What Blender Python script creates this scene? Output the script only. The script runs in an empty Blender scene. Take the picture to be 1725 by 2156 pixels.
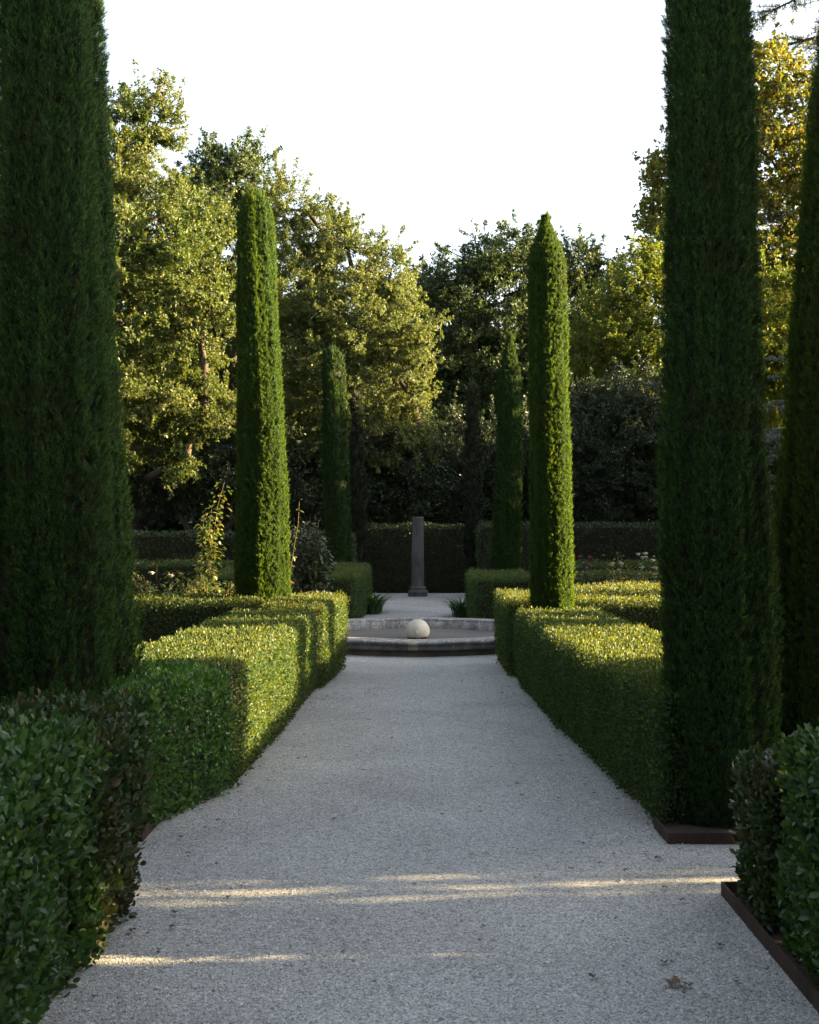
import bpy, math
import numpy as np
from math import radians, pi, sin, cos, tan

S = bpy.context.scene
COL = S.collection

# ------------------------------------------------------------------ camera, sky, sun, exposure
F_PX, VX, VY, CAM_H = 2740.0, 880.0, 1078.0, 1.65      # focal length and vanishing point on a 1725 x 2156 frame
cam = bpy.data.cameras.new('camera')
cam_o = bpy.data.objects.new('camera', cam)
COL.objects.link(cam_o)
cam_o.location = (0, 0, CAM_H)
cam_o.rotation_euler = (pi / 2, 0, 0)
cam.sensor_fit = 'VERTICAL'
cam.sensor_height = 36
cam.lens = F_PX / 2156 * 36
cam.shift_x = (862.5 - VX) / 2156
cam.clip_start, cam.clip_end = 0.1, 1000
cam.dof.use_dof = True
cam.dof.focus_distance = 13.0
cam.dof.aperture_fstop = 8.0
S.camera = cam_o

SUN_EL, SUN_AZ = radians(14.0), radians(85.0)           # azimuth from +Y towards +X
w = bpy.data.worlds.new('World')
S.world = w
w.use_nodes = True
wn = w.node_tree
bg = wn.nodes['Background']
sky = wn.nodes.new('ShaderNodeTexSky')
sky.sky_type = 'NISHITA'
sky.sun_disc = False
sky.sun_elevation, sky.sun_rotation = SUN_EL, SUN_AZ
sky.air_density, sky.dust_density, sky.ozone_density = 1.0, 2.5, 1.0
hsv = wn.nodes.new('ShaderNodeHueSaturation')
hsv.inputs['Saturation'].default_value = 0.52            # thin evening haze: a pale sky
hsv.inputs['Value'].default_value = 1.15
wn.links.new(sky.outputs[0], hsv.inputs['Color'])
wn.links.new(hsv.outputs[0], bg.inputs[0])
bg.inputs[1].default_value = 0.056

sun = bpy.data.lights.new('sun', 'SUN')
sun.energy = 5.0
sun.angle = radians(0.6)
sun.color = (1.0, 0.74, 0.38)
sun_o = bpy.data.objects.new('sun', sun)
COL.objects.link(sun_o)
sun_o.location = (20, 2, 8)
sun_o.rotation_euler = (pi / 2 - SUN_EL, 0, pi - SUN_AZ)

S.view_settings.view_transform = 'Standard'
S.view_settings.look = 'None'
S.view_settings.gamma = 1
S.view_settings.exposure = 3.3
S.cycles.max_bounces = 6
S.cycles.diffuse_bounces = 3
S.cycles.transmission_bounces = 4
S.cycles.use_denoising = True

# ------------------------------------------------------------------ helpers
def gx(x, Z): return (x - VX) * Z / F_PX
def hz(y, Z): return CAM_H - (y - VY) * Z / F_PX

def tag(o, label=None, cat=None, group=None, kind=None):
    if label: o['label'] = label
    if cat: o['category'] = cat
    if group: o['group'] = group
    if kind: o['kind'] = kind
    return o

def empty(name, loc):
    o = bpy.data.objects.new(name, None)
    o.location = loc
    o.empty_display_size = 0.2
    COL.objects.link(o)
    return o

class MB:
    """collects verts and polygons (numpy) and links them as ONE mesh object"""
    def __init__(self):
        self.v, self.f, self.m, self.sm, self.n = [], [], [], [], 0
    def add(self, verts, faces, mat=0, smooth=True):
        verts = np.asarray(verts, float).reshape(-1, 3)
        faces = np.asarray(faces, np.int64)
        self.v.append(verts)
        self.f.append(faces + self.n)
        self.m.append(np.full(len(faces), mat, np.int32))
        self.sm.append(np.full(len(faces), smooth, bool))
        self.n += len(verts)
        return self
    def build(self, name, mats, parent=None, loc=(0, 0, 0)):
        me = bpy.data.meshes.new(name)
        V = np.concatenate(self.v)
        me.vertices.add(len(V))
        me.vertices.foreach_set('co', (V - np.array(loc)).astype(np.float32).ravel())
        idx = np.concatenate([f.ravel() for f in self.f])
        tot = np.concatenate([np.full(len(f), f.shape[1], np.int64) for f in self.f])
        me.loops.add(len(idx))
        me.loops.foreach_set('vertex_index', idx.astype(np.int32))
        me.polygons.add(len(tot))
        me.polygons.foreach_set('loop_start', (np.cumsum(tot) - tot).astype(np.int32))
        for m in (mats if isinstance(mats, (list, tuple)) else [mats]):
            me.materials.append(m)
        me.polygons.foreach_set('material_index', np.concatenate(self.m))
        me.polygons.foreach_set('use_smooth', np.concatenate(self.sm))
        me.update(calc_edges=True)
        o = bpy.data.objects.new(name, me)
        o.location = loc
        COL.objects.link(o)
        if parent is not None:
            o.parent = parent
            pl = np.array(parent.location)
            o.location = tuple(np.array(loc) - pl)
        return o

def norm(a):
    return a / np.maximum(np.linalg.norm(a, axis=-1, keepdims=True), 1e-9)

def leaves(mb, c, d, n, L, W, mat=0, fold=0.18, rich=False, curl=0.0):
    """c base points, d directions along the leaf, n leaf normals, L lengths, W widths"""
    d = norm(d)
    s = norm(np.cross(d, n))
    u = np.cross(s, d)
    L = np.broadcast_to(np.asarray(L, float), (len(c),))[:, None]
    W = np.broadcast_to(np.asarray(W, float), (len(c),))[:, None]
    N = len(c)
    if rich:
        p0 = c
        a1 = c + d * L * .3 - s * W * .42 + u * W * fold
        b1 = c + d * L * .3 + s * W * .42 + u * W * fold
        m1 = c + d * L * .35
        a2 = c + d * L * .68 - s * W * .46 + u * (W * fold - L * curl * .4)
        b2 = c + d * L * .68 + s * W * .46 + u * (W * fold - L * curl * .4)
        m2 = c + d * L * .7 - u * L * curl * .4
        t = c + d * L - u * L * curl
        V = np.stack([p0, a1, m1, b1, a2, m2, b2, t], 1)
        i = np.arange(N)[:, None] * 8
        q = np.concatenate([i + np.array([[1, 2, 5, 4]]), i + np.array([[2, 3, 6, 5]])])
        tr = np.concatenate([i + np.array([[0, 2, 1]]), i + np.array([[0, 3, 2]]),
                             i + np.array([[4, 5, 7]]), i + np.array([[5, 6, 7]])])
        k = mb.n
        mb.add(V.reshape(-1, 3), q, mat)
        mb.f.append(tr + k)
        mb.m.append(np.full(len(tr), mat, np.int32))
        mb.sm.append(np.full(len(tr), True))
    else:
        a = c + d * L * .5 - s * W * .5 + u * W * fold
        b = c + d * L * .5 + s * W * .5 + u * W * fold
        t = c + d * L
        V = np.stack([c, a, t, b], 1).reshape(-1, 3)
        i = np.arange(N)[:, None] * 4
        mb.add(V, np.concatenate([i + np.array([[0, 2, 1]]), i + np.array([[0, 3, 2]])]), mat)

def blades(mb, c, d, n, L, W, mat=0):
    d = norm(d)
    s = norm(np.cross(d, n))
    L = np.broadcast_to(np.asarray(L, float), (len(c),))[:, None]
    W = np.broadcast_to(np.asarray(W, float), (len(c),))[:, None]
    V = np.stack([c - s * W * .5, c + s * W * .5, c + d * L], 1).reshape(-1, 3)
    mb.add(V, np.arange(len(c))[:, None] * 3 + np.array([[0, 1, 2]]), mat, False)

def rnd_dir(rng, n):
    return norm(rng.normal(size=(n, 3)))

def tube(mb, pts, radii, seg=7, mat=0):
    pts = np.asarray(pts, float)
    k = len(pts)
    tg = norm(np.gradient(pts, axis=0))
    ref = np.where(np.abs(tg[:, 2:3]) > .9, np.array([[1., 0, 0]]), np.array([[0, 0, 1.]]))
    s = norm(np.cross(tg, ref))
    u = np.cross(s, tg)
    a = np.linspace(0, 2 * pi, seg, endpoint=False)
    R = np.asarray(radii, float)[:, None, None]
    V = pts[:, None] + R * (np.cos(a)[None, :, None] * s[:, None] + np.sin(a)[None, :, None] * u[:, None])
    f = []
    for i in range(k - 1):
        for j in range(seg):
            j2 = (j + 1) % seg
            f.append((i * seg + j, i * seg + j2, (i + 1) * seg + j2, (i + 1) * seg + j))
    mb.add(V.reshape(-1, 3), f, mat)

def lathe(mb, prof, seg=64, c=(0, 0, 0), mat=0, wob=None, smooth=True):
    prof = np.asarray(prof, float)
    a = np.linspace(0, 2 * pi, seg, endpoint=False)
    R = prof[:, 0][:, None] * np.ones((1, seg))
    Zc = prof[:, 1][:, None] * np.ones((1, seg))
    if wob is not None:
        R, Zc = wob(R, Zc, a[None, :])
    V = np.stack([c[0] + R * np.cos(a), c[1] + R * np.sin(a), c[2] + Zc], -1).reshape(-1, 3)
    f = []
    for i in range(len(prof) - 1):
        for j in range(seg):
            j2 = (j + 1) % seg
            f.append((i * seg + j, i * seg + j2, (i + 1) * seg + j2, (i + 1) * seg + j))
    mb.add(V, f, mat, smooth)

def box(mb, x0, x1, y0, y1, z0, z1, mat=0):
    V = [(x0, y0, z0), (x1, y0, z0), (x1, y1, z0), (x0, y1, z0), (x0, y0, z1), (x1, y0, z1), (x1, y1, z1), (x0, y1, z1)]
    mb.add(V, [(0, 3, 2, 1), (4, 5, 6, 7), (0, 1, 5, 4), (1, 2, 6, 5), (2, 3, 7, 6), (3, 0, 4, 7)], mat, False)

# ------------------------------------------------------------------ materials
def nodes_of(name):
    m = bpy.data.materials.new(name)
    m.use_nodes = True
    nt = m.node_tree
    return m, nt, nt.nodes['Principled BSDF'], nt.nodes['Material Output']

def ramp(nt, stops):
    r = nt.nodes.new('ShaderNodeValToRGB')
    els = r.color_ramp.elements
    els[0].position, els[0].color = stops[0][0], (*stops[0][1], 1)
    els[1].position, els[1].color = stops[-1][0], (*stops[-1][1], 1)
    for p, c in stops[1:-1]:
        e = els.new(p)
        e.color = (*c, 1)
    return r

def noise(nt, scale, detail=4, rough=.55, vec=None):
    n = nt.nodes.new('ShaderNodeTexNoise')
    n.inputs['Scale'].default_value = scale
    n.inputs['Detail'].default_value = detail
    n.inputs['Roughness'].default_value = rough
    if vec is not None:
        nt.links.new(vec, n.inputs['Vector'])
    return n

def mixc(nt, fac, a, b, mode='MIX'):
    m = nt.nodes.new('ShaderNodeMix')
    m.data_type = 'RGBA'
    m.blend_type = mode
    for sock, v in ((m.inputs[0], fac), (m.inputs[6], a), (m.inputs[7], b)):
        if isinstance(v, (int, float)):
            sock.default_value = v
        elif isinstance(v, tuple):
            sock.default_value = (*v, 1)
        else:
            nt.links.new(v, sock)
    return m.outputs[2]

def mathn(nt, op, a, b=0.0, clamp=False):
    m = nt.nodes.new('ShaderNodeMath')
    m.operation = op
    m.use_clamp = clamp
    for sock, v in ((m.inputs[0], a), (m.inputs[1], b)):
        if isinstance(v, (int, float)):
            sock.default_value = v
        else:
            nt.links.new(v, sock)
    return m.outputs[0]

def coords(nt, which='Object', scale=None):
    t = nt.nodes.new('ShaderNodeTexCoord')
    if scale is None:
        return t.outputs[which]
    mp = nt.nodes.new('ShaderNodeMapping')
    mp.inputs['Scale'].default_value = scale
    nt.links.new(t.outputs[which], mp.inputs['Vector'])
    return mp.outputs[0]

def leaf_mat(name, stops, patch=None, patch_scale=1.2, patch_lo=.5, patch_hi=.7, transl=.3, tint=(1.5, 1.5, .6), rough=.5, spec=.4,
             top=None, top_z=(.55, .8), gain=1.0):
    sc = lambda c: tuple(v * gain for v in c)
    stops = [(p, sc(c)) for p, c in stops]
    patch = sc(patch) if patch is not None else None
    top = sc(top) if top is not None else None
    m, nt, bsdf, out = nodes_of(name)
    g = nt.nodes.new('ShaderNodeNewGeometry')
    r = ramp(nt, stops)
    nt.links.new(g.outputs['Random Per Island'], r.inputs[0])
    col = r.outputs[0]
    co = coords(nt)
    if patch is not None:
        n = noise(nt, patch_scale, 3, .6, co)
        mr = nt.nodes.new('ShaderNodeMapRange')
        mr.inputs[1].default_value, mr.inputs[2].default_value = patch_lo, patch_hi
        nt.links.new(n.outputs[0], mr.inputs[0])
        col = mixc(nt, mr.outputs[0], col, patch)
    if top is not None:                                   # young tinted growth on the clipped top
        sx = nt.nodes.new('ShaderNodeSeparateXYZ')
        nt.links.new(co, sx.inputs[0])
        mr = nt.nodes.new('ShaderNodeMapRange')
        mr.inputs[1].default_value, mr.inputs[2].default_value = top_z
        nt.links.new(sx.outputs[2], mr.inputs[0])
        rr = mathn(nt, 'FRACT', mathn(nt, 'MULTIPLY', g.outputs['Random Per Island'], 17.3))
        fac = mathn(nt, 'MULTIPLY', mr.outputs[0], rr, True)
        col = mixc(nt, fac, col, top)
    nt.links.new(col, bsdf.inputs['Base Color'])
    bsdf.inputs['Roughness'].default_value = rough
    bsdf.inputs['Specular IOR Level'].default_value = spec
    tr = nt.nodes.new('ShaderNodeBsdfTranslucent')
    nt.links.new(mixc(nt, 1.0, col, tint, 'MULTIPLY'), tr.inputs[0])
    mx = nt.nodes.new('ShaderNodeMixShader')
    mx.inputs[0].default_value = transl
    nt.links.new(bsdf.outputs[0], mx.inputs[1])
    nt.links.new(tr.outputs[0], mx.inputs[2])
    nt.links.new(mx.outputs[0], out.inputs[0])
    return m

def plain_mat(name, c1, c2, scale=6, rough=.85, bump=.3, bscale=30, stretch=None, spec=.3):
    m, nt, bsdf, out = nodes_of(name)
    co = coords(nt, 'Object', stretch)
    n = noise(nt, scale, 6, .65, co)
    r = ramp(nt, [(.3, c1), (.7, c2)])
    nt.links.new(n.outputs[0], r.inputs[0])
    nt.links.new(r.outputs[0], bsdf.inputs['Base Color'])
    bsdf.inputs['Roughness'].default_value = rough
    bsdf.inputs['Specular IOR Level'].default_value = spec
    if bump:
        n2 = noise(nt, bscale, 5, .6, co)
        b = nt.nodes.new('ShaderNodeBump')
        b.inputs['Strength'].default_value = bump
        b.inputs['Distance'].default_value = .02
        nt.links.new(n2.outputs[0], b.inputs['Height'])
        nt.links.new(b.outputs[0], bsdf.inputs['Normal'])
    return m

M = {}
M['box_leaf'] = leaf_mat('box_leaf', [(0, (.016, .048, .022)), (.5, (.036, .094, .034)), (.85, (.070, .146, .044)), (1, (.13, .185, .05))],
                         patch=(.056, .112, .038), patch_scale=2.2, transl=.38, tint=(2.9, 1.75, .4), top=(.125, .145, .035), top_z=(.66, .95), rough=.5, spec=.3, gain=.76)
M['near_leaf'] = leaf_mat('near_leaf', [(0, (.018, .055, .016)), (.45, (.036, .092, .024)), (.85, (.065, .138, .032)), (1, (.10, .16, .035))],
                          patch=(.050, .062, .026), patch_scale=1.1, patch_lo=.52, patch_hi=.74, transl=.28, rough=.36, spec=.45, gain=0.95)
M['fresh_leaf'] = leaf_mat('fresh_leaf', [(0, (.022, .062, .018)), (.45, (.046, .115, .028)), (.85, (.085, .175, .038)), (1, (.13, .20, .04))],
                          patch=(.075, .14, .034), patch_scale=1.6, patch_lo=.5, patch_hi=.74, transl=.34, rough=.4, spec=.4, gain=1.1)
M['near_brown'] = leaf_mat('near_brown_leaf', [(0, (.018, .048, .014)), (.5, (.034, .076, .020)), (.8, (.050, .070, .024)), (1, (.085, .060, .028))],
                          patch=(.058, .052, .026), patch_scale=2.0, patch_lo=.52, patch_hi=.72, transl=.25, rough=.4, spec=.4, gain=0.85)
M['dark_leaf'] = leaf_mat('dark_leaf', [(0, (.016, .034, .012)), (.6, (.030, .055, .016)), (1, (.07, .095, .026))], transl=.22, rough=.4, gain=0.75)
M['twig_core'] = plain_mat('twig_core', (.018, .018, .009), (.032, .028, .014), 20, .95, 0)
M['cyp'] = leaf_mat('cypress_spray', [(0, (.026, .022, .013)), (.12, (.020, .038, .020)), (.5, (.034, .084, .033)), (.9, (.064, .146, .044)), (1, (.10, .18, .05))],
                    patch=(.034, .042, .020), patch_scale=1.6, patch_lo=.52, patch_hi=.80, transl=.40, tint=(2.3, 1.9, .5), rough=.65, spec=.15, gain=0.88)
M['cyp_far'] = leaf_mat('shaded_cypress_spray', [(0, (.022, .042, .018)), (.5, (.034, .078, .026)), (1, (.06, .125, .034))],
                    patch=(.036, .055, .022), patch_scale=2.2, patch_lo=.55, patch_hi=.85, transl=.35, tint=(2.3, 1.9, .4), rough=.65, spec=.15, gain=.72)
M['cyp_lit'] = leaf_mat('lit_cypress_spray', [(0, (.028, .052, .018)), (.5, (.045, .098, .026)), (1, (.080, .155, .034))],
                    patch=(.046, .070, .022), patch_scale=2.2, patch_lo=.55, patch_hi=.85, transl=.45, tint=(2.5, 1.9, .4), rough=.6, spec=.15, gain=0.82)  # brighter copy of the cypress green, with sun and sky light in the colour
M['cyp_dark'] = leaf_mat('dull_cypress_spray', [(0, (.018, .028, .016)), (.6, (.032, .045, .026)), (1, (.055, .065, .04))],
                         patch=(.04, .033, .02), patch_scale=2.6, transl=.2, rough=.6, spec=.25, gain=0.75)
M['cyp_core'] = plain_mat('cypress_inside', (.012, .012, .006), (.030, .022, .012), 14, .95, .4, 40, (1, 1, .15))
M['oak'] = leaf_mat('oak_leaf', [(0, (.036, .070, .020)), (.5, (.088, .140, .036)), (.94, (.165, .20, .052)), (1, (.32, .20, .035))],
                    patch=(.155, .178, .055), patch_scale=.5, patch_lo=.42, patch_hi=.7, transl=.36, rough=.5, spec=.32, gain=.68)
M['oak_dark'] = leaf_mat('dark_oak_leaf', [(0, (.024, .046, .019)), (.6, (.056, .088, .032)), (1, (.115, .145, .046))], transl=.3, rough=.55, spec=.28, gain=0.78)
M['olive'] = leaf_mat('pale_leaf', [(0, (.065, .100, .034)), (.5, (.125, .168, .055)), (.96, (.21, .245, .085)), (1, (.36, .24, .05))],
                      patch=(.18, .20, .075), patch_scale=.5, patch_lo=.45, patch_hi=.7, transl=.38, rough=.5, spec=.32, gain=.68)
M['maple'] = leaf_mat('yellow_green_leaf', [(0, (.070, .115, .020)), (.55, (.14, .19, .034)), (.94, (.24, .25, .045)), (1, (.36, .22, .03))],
                      transl=.5, rough=.5, spec=.3, gain=0.66)
M['plane'] = leaf_mat('autumn_leaf', [(0, (.07, .12, .020)), (.5, (.13, .17, .030)), (.78, (.21, .20, .035)), (.93, (.29, .19, .03)), (1, (.22, .11, .025))],
                      transl=.48, tint=(1.5, 1.4, .6), rough=.5, gain=.72)
M['shade_leaf'] = leaf_mat('understorey_leaf', [(0, (.018, .032, .016)), (.6, (.036, .056, .026)), (1, (.07, .092, .04))], transl=.25, rough=.42, gain=0.85)
M['cedar_blue'] = leaf_mat('blue_cedar_needle', [(0, (.06, .075, .065)), (1, (.15, .18, .16))], transl=.15, rough=.55)
M['cedar'] = leaf_mat('cedar_needle', [(0, (.035, .050, .036)), (1, (.085, .11, .08))], transl=.2, rough=.55, gain=0.7)
M['rose_leaf'] = leaf_mat('rose_leaf', [(0, (.045, .085, .018)), (.5, (.09, .13, .028)), (.85, (.17, .18, .035)), (1, (.28, .13, .03))], transl=.4, rough=.45, gain=0.8)
M['yellow_leaf'] = leaf_mat('yellow_leaf', [(0, (.10, .13, .022)), (.5, (.26, .20, .03)), (1, (.36, .19, .022))], transl=.45, rough=.5, gain=0.8)
M['lily_leaf'] = leaf_mat('lily_leaf', [(0, (.03, .075, .018)), (1, (.06, .12, .03))], transl=.3, rough=.4, gain=0.8)
M['bark'] = plain_mat('bark', (.030, .024, .018), (.10, .078, .058), 12, .9, .6, 40, (1, 1, .3))
M['stem'] = plain_mat('stem', (.055, .045, .02), (.11, .07, .03), 20, .7, 0)
M['white_petal'] = plain_mat('white_petal', (.42, .40, .37), (.56, .54, .50), 20, .6, 0)
M['pink_petal'] = plain_mat('pink_petal', (.45, .06, .12), (.55, .12, .18), 20, .6, 0)
M['rust'] = plain_mat('rusty_steel', (.020, .013, .011), (.062, .032, .022), 7, .8, .3, 60, (1, 1, .35))
M['dry_leaf'] = plain_mat('dry_leaf', (.09, .052, .03), (.17, .11, .065), 30, .8, 0)
M['dark_debris'] = plain_mat('dark_dry_leaf', (.05, .03, .02), (.11, .065, .035), 30, .8, 0)

def gravel_mat():
    m, nt, bsdf, out = nodes_of('gravel')
    co = coords(nt, 'Object')
    v = nt.nodes.new('ShaderNodeTexVoronoi')
    v.inputs['Scale'].default_value = 170
    nt.links.new(co, v.inputs['Vector'])
    sep = nt.nodes.new('ShaderNodeSeparateColor')
    nt.links.new(v.outputs['Color'], sep.inputs[0])
    r = ramp(nt, [(0, (.045, .044, .042)), (.12, (.28, .275, .262)), (.45, (.42, .414, .396)), (.82, (.56, .552, .53)), (1, (.80, .79, .765))])
    nt.links.new(sep.outputs[0], r.inputs[0])
    n1 = noise(nt, 1.1, 5, .6, co)                         # trodden and silty patches
    r1 = ramp(nt, [(.28, (.80, .795, .78)), (.5, (.98, .98, .97)), (.72, (1.1, 1.1, 1.08))])
    nt.links.new(n1.outputs[0], r1.inputs[0])
    c = mixc(nt, 1.0, r.outputs[0], r1.outputs[0], 'MULTIPLY')
    n2 = noise(nt, 1.0, 5, .75, coords(nt, 'Object', (14, 30, 30)))
    r2 = ramp(nt, [(.54, (1, 1, 1)), (.68, (.58, .575, .565))])
    nt.links.new(n2.outputs[0], r2.inputs[0])
    c = mixc(nt, 1.0, c, r2.outputs[0], 'MULTIPLY')
    nt.links.new(c, bsdf.inputs['Base Color'])
    bsdf.inputs['Roughness'].default_value = .9
    bsdf.inputs['Specular IOR Level'].default_value = .25
    h = mathn(nt, 'SUBTRACT', 1.0, v.outputs['Distance'])
    n3 = noise(nt, 45, 4, .7, co)
    hh = mathn(nt, 'ADD', mathn(nt, 'MULTIPLY', h, .009), mathn(nt, 'ADD', mathn(nt, 'MULTIPLY', n3.outputs[0], .011), mathn(nt, 'MULTIPLY', noise(nt, 5.5, 4, .6, co).outputs[0], .035)))
    b = nt.nodes.new('ShaderNodeBump')
    b.inputs['Strength'].default_value = .9
    b.inputs['Distance'].default_value = 1.0
    nt.links.new(hh, b.inputs['Height'])
    nt.links.new(b.outputs[0], bsdf.inputs['Normal'])
    return m
M['gravel'] = gravel_mat()
M['pebble'] = leaf_mat('pebble', [(0, (.16, .155, .145)), (.2, (.36, .35, .33)), (.6, (.50, .49, .465)), (1, (.74, .73, .70))], transl=0, rough=.9, spec=.2)
M['soil'] = plain_mat('soil', (.035, .026, .018), (.075, .055, .035), 5, .95, .6, 20)

def stone_mat():
    m, nt, bsdf, out = nodes_of('weathered_stone')
    co = coords(nt)
    n = noise(nt, 3.0, 8, .7, co)
    r = ramp(nt, [(.30, (.052, .054, .062)), (.48, (.115, .118, .126)), (.62, (.20, .20, .20)), (.82, (.32, .315, .30))])
    nt.links.new(n.outputs[0], r.inputs[0])
    # pale lichen gathers on faces that look up, dark algae stays on the sides
    g = nt.nodes.new('ShaderNodeNewGeometry')
    sx = nt.nodes.new('ShaderNodeSeparateXYZ')
    nt.links.new(g.outputs['Normal'], sx.inputs[0])
    n2 = noise(nt, 38, 5, .75, co)
    r2 = ramp(nt, [(.40, (0, 0, 0)), (.56, (1, 1, 1))])
    nt.links.new(n2.outputs[0], r2.inputs[0])
    up = nt.nodes.new('ShaderNodeMapRange')
    up.inputs[1].default_value, up.inputs[2].default_value = .1, .9
    nt.links.new(sx.outputs[2], up.inputs[0])
    lich = mathn(nt, 'MULTIPLY', r2.outputs[0], mathn(nt, 'ADD', mathn(nt, 'MULTIPLY', up.outputs[0], .75), .15), True)
    c = mixc(nt, lich, r.outputs[0], (.50, .475, .43))
    # run-off streaks
    st = noise(nt, 9, 4, .6, coords(nt, 'Object', (1, 1, .06)))
    r3 = ramp(nt, [(.45, (.62, .60, .60)), (.65, (1.15, 1.13, 1.1))])
    nt.links.new(st.outputs[0], r3.inputs[0])
    c = mixc(nt, 1.0, c, r3.outputs[0], 'MULTIPLY')
    # drip stain of lime in front of the ball
    so = nt.nodes.new('ShaderNodeSeparateXYZ')
    nt.links.new(co, so.inputs[0])
    nn = noise(nt, 20, 3, .6, co)
    dx = mathn(nt, 'ABSOLUTE', mathn(nt, 'ADD', mathn(nt, 'ADD', so.outputs[0], .06), mathn(nt, 'MULTIPLY', mathn(nt, 'SUBTRACT', nn.outputs[0], .5), .10)))
    mk = mathn(nt, 'LESS_THAN', dx, .055)
    fr = mathn(nt, 'LESS_THAN', so.outputs[1], -1.0)
    c = mixc(nt, mathn(nt, 'MULTIPLY', mathn(nt, 'MULTIPLY', mk, fr), .55), c, (.36, .31, .24))
    nt.links.new(c, bsdf.inputs['Base Color'])
    bsdf.inputs['Roughness'].default_value = .88
    b = nt.nodes.new('ShaderNodeBump')
    b.inputs['Strength'].default_value = .6
    b.inputs['Distance'].default_value = .012
    nt.links.new(n2.outputs[0], b.inputs['Height'])
    nt.links.new(b.outputs[0], bsdf.inputs['Normal'])
    return m
M['stone'] = stone_mat()
M['plinth_stone'] = plain_mat('brown_plinth_stone', (.055, .046, .038), (.16, .138, .115), 4, .9, .4, 30)  # darker and browner than the rim
M['plate_stone'] = plain_mat('plate_stone', (.60, .57, .50), (.70, .67, .60), 20, .8, 0)
M['column_stone'] = plain_mat('dark_stone', (.034, .035, .034), (.115, .114, .108), 5, .85, .3, 40, (1, 1, .4))
M['lichen'] = plain_mat('lichen', (.45, .43, .40), (.6, .58, .54), 20, .9, 0)
def ball_mat():
    m, nt, bsdf, out = nodes_of('pale_ball_stone')
    co = coords(nt)
    n = noise(nt, 9, 6, .65, co)
    r = ramp(nt, [(.3, (.46, .40, .32)), (.55, (.60, .54, .45)), (.75, (.68, .63, .54))])
    nt.links.new(n.outputs[0], r.inputs[0])
    so = nt.nodes.new('ShaderNodeSeparateXYZ')
    nt.links.new(co, so.inputs[0])
    n2 = noise(nt, 26, 5, .7, co)                          # black algae creeping up from the water line
    lvl = mathn(nt, 'ADD', so.outputs[2], mathn(nt, 'MULTIPLY', mathn(nt, 'SUBTRACT', n2.outputs[0], .5), .13))
    mr = nt.nodes.new('ShaderNodeMapRange')
    mr.inputs[1].default_value, mr.inputs[2].default_value = -.055, -.078
    nt.links.new(lvl, mr.inputs[0])
    c = mixc(nt, mr.outputs[0], r.outputs[0], (.035, .03, .025))
    nt.links.new(c, bsdf.inputs['Base Color'])
    bsdf.inputs['Roughness'].default_value = .88
    b = nt.nodes.new('ShaderNodeBump')
    b.inputs['Strength'].default_value = .3
    b.inputs['Distance'].default_value = .008
    nt.links.new(n2.outputs[0], b.inputs['Height'])
    nt.links.new(b.outputs[0], bsdf.inputs['Normal'])
    return m
M['ball_stone'] = ball_mat()
def water_mat():
    m, nt, bsdf, out = nodes_of('murky_water')
    n = noise(nt, 1.4, 4, .6, coords(nt, 'Object', (.4, 1.6, 1)))
    r = ramp(nt, [(.35, (.11, .10, .090)), (.65, (.175, .16, .145))])
    nt.links.new(n.outputs[0], r.inputs[0])
    nt.links.new(r.outputs[0], bsdf.inputs['Base Color'])
    bsdf.inputs['Roughness'].default_value = .35
    bsdf.inputs['Specular IOR Level'].default_value = .2
    return m
M['water'] = water_mat()

# ------------------------------------------------------------------ setting
g = MB().add([(-300, -300, -.006), (300, -300, -.006), (300, 300, -.006), (-300, 300, -.006)], [(0, 1, 2, 3)])
tag(g.build('ground', M['soil']), kind='structure')
def sheet(name, poly, z, mat):
    mb = MB().add([(x, y, z) for x, y in poly], [tuple(range(len(poly)))])
    return tag(mb.build(name, mat), kind='structure')
sheet('gravel_path', [(-9, -12), (9, -12), (9, 26.45), (-9, 26.45)], 0.0, M['gravel'])

# ------------------------------------------------------------------ hedges
def poly_sd(P, px, py):
    """distance inside a counter-clockwise convex polygon to its nearest edge"""
    d = np.full(px.shape, 1e9)
    for i in range(len(P)):
        (x0, y0), (x1, y1) = P[i], P[(i + 1) % len(P)]
        ex, ey = x1 - x0, y1 - y0
        l = math.hypot(ex, ey)
        d = np.minimum(d, (-(px - x0) * ey + (py - y0) * ex) / l)
    return d

def wav(p, seed):
    q = p + seed * 3.7
    return (np.sin(q[:, 0] * 5.1 + q[:, 2] * 4.3 + 1.3 * np.sin(q[:, 1] * 3.1)) * .5
            + np.sin(q[:, 1] * 6.7 - q[:, 2] * 5.9 + 1.1 * np.sin(q[:, 0] * 4.7)) * .35
            + np.sin(q[:, 0] * 13.3 + q[:, 1] * 11.9 + q[:, 2] * 12.7) * .25)

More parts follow.
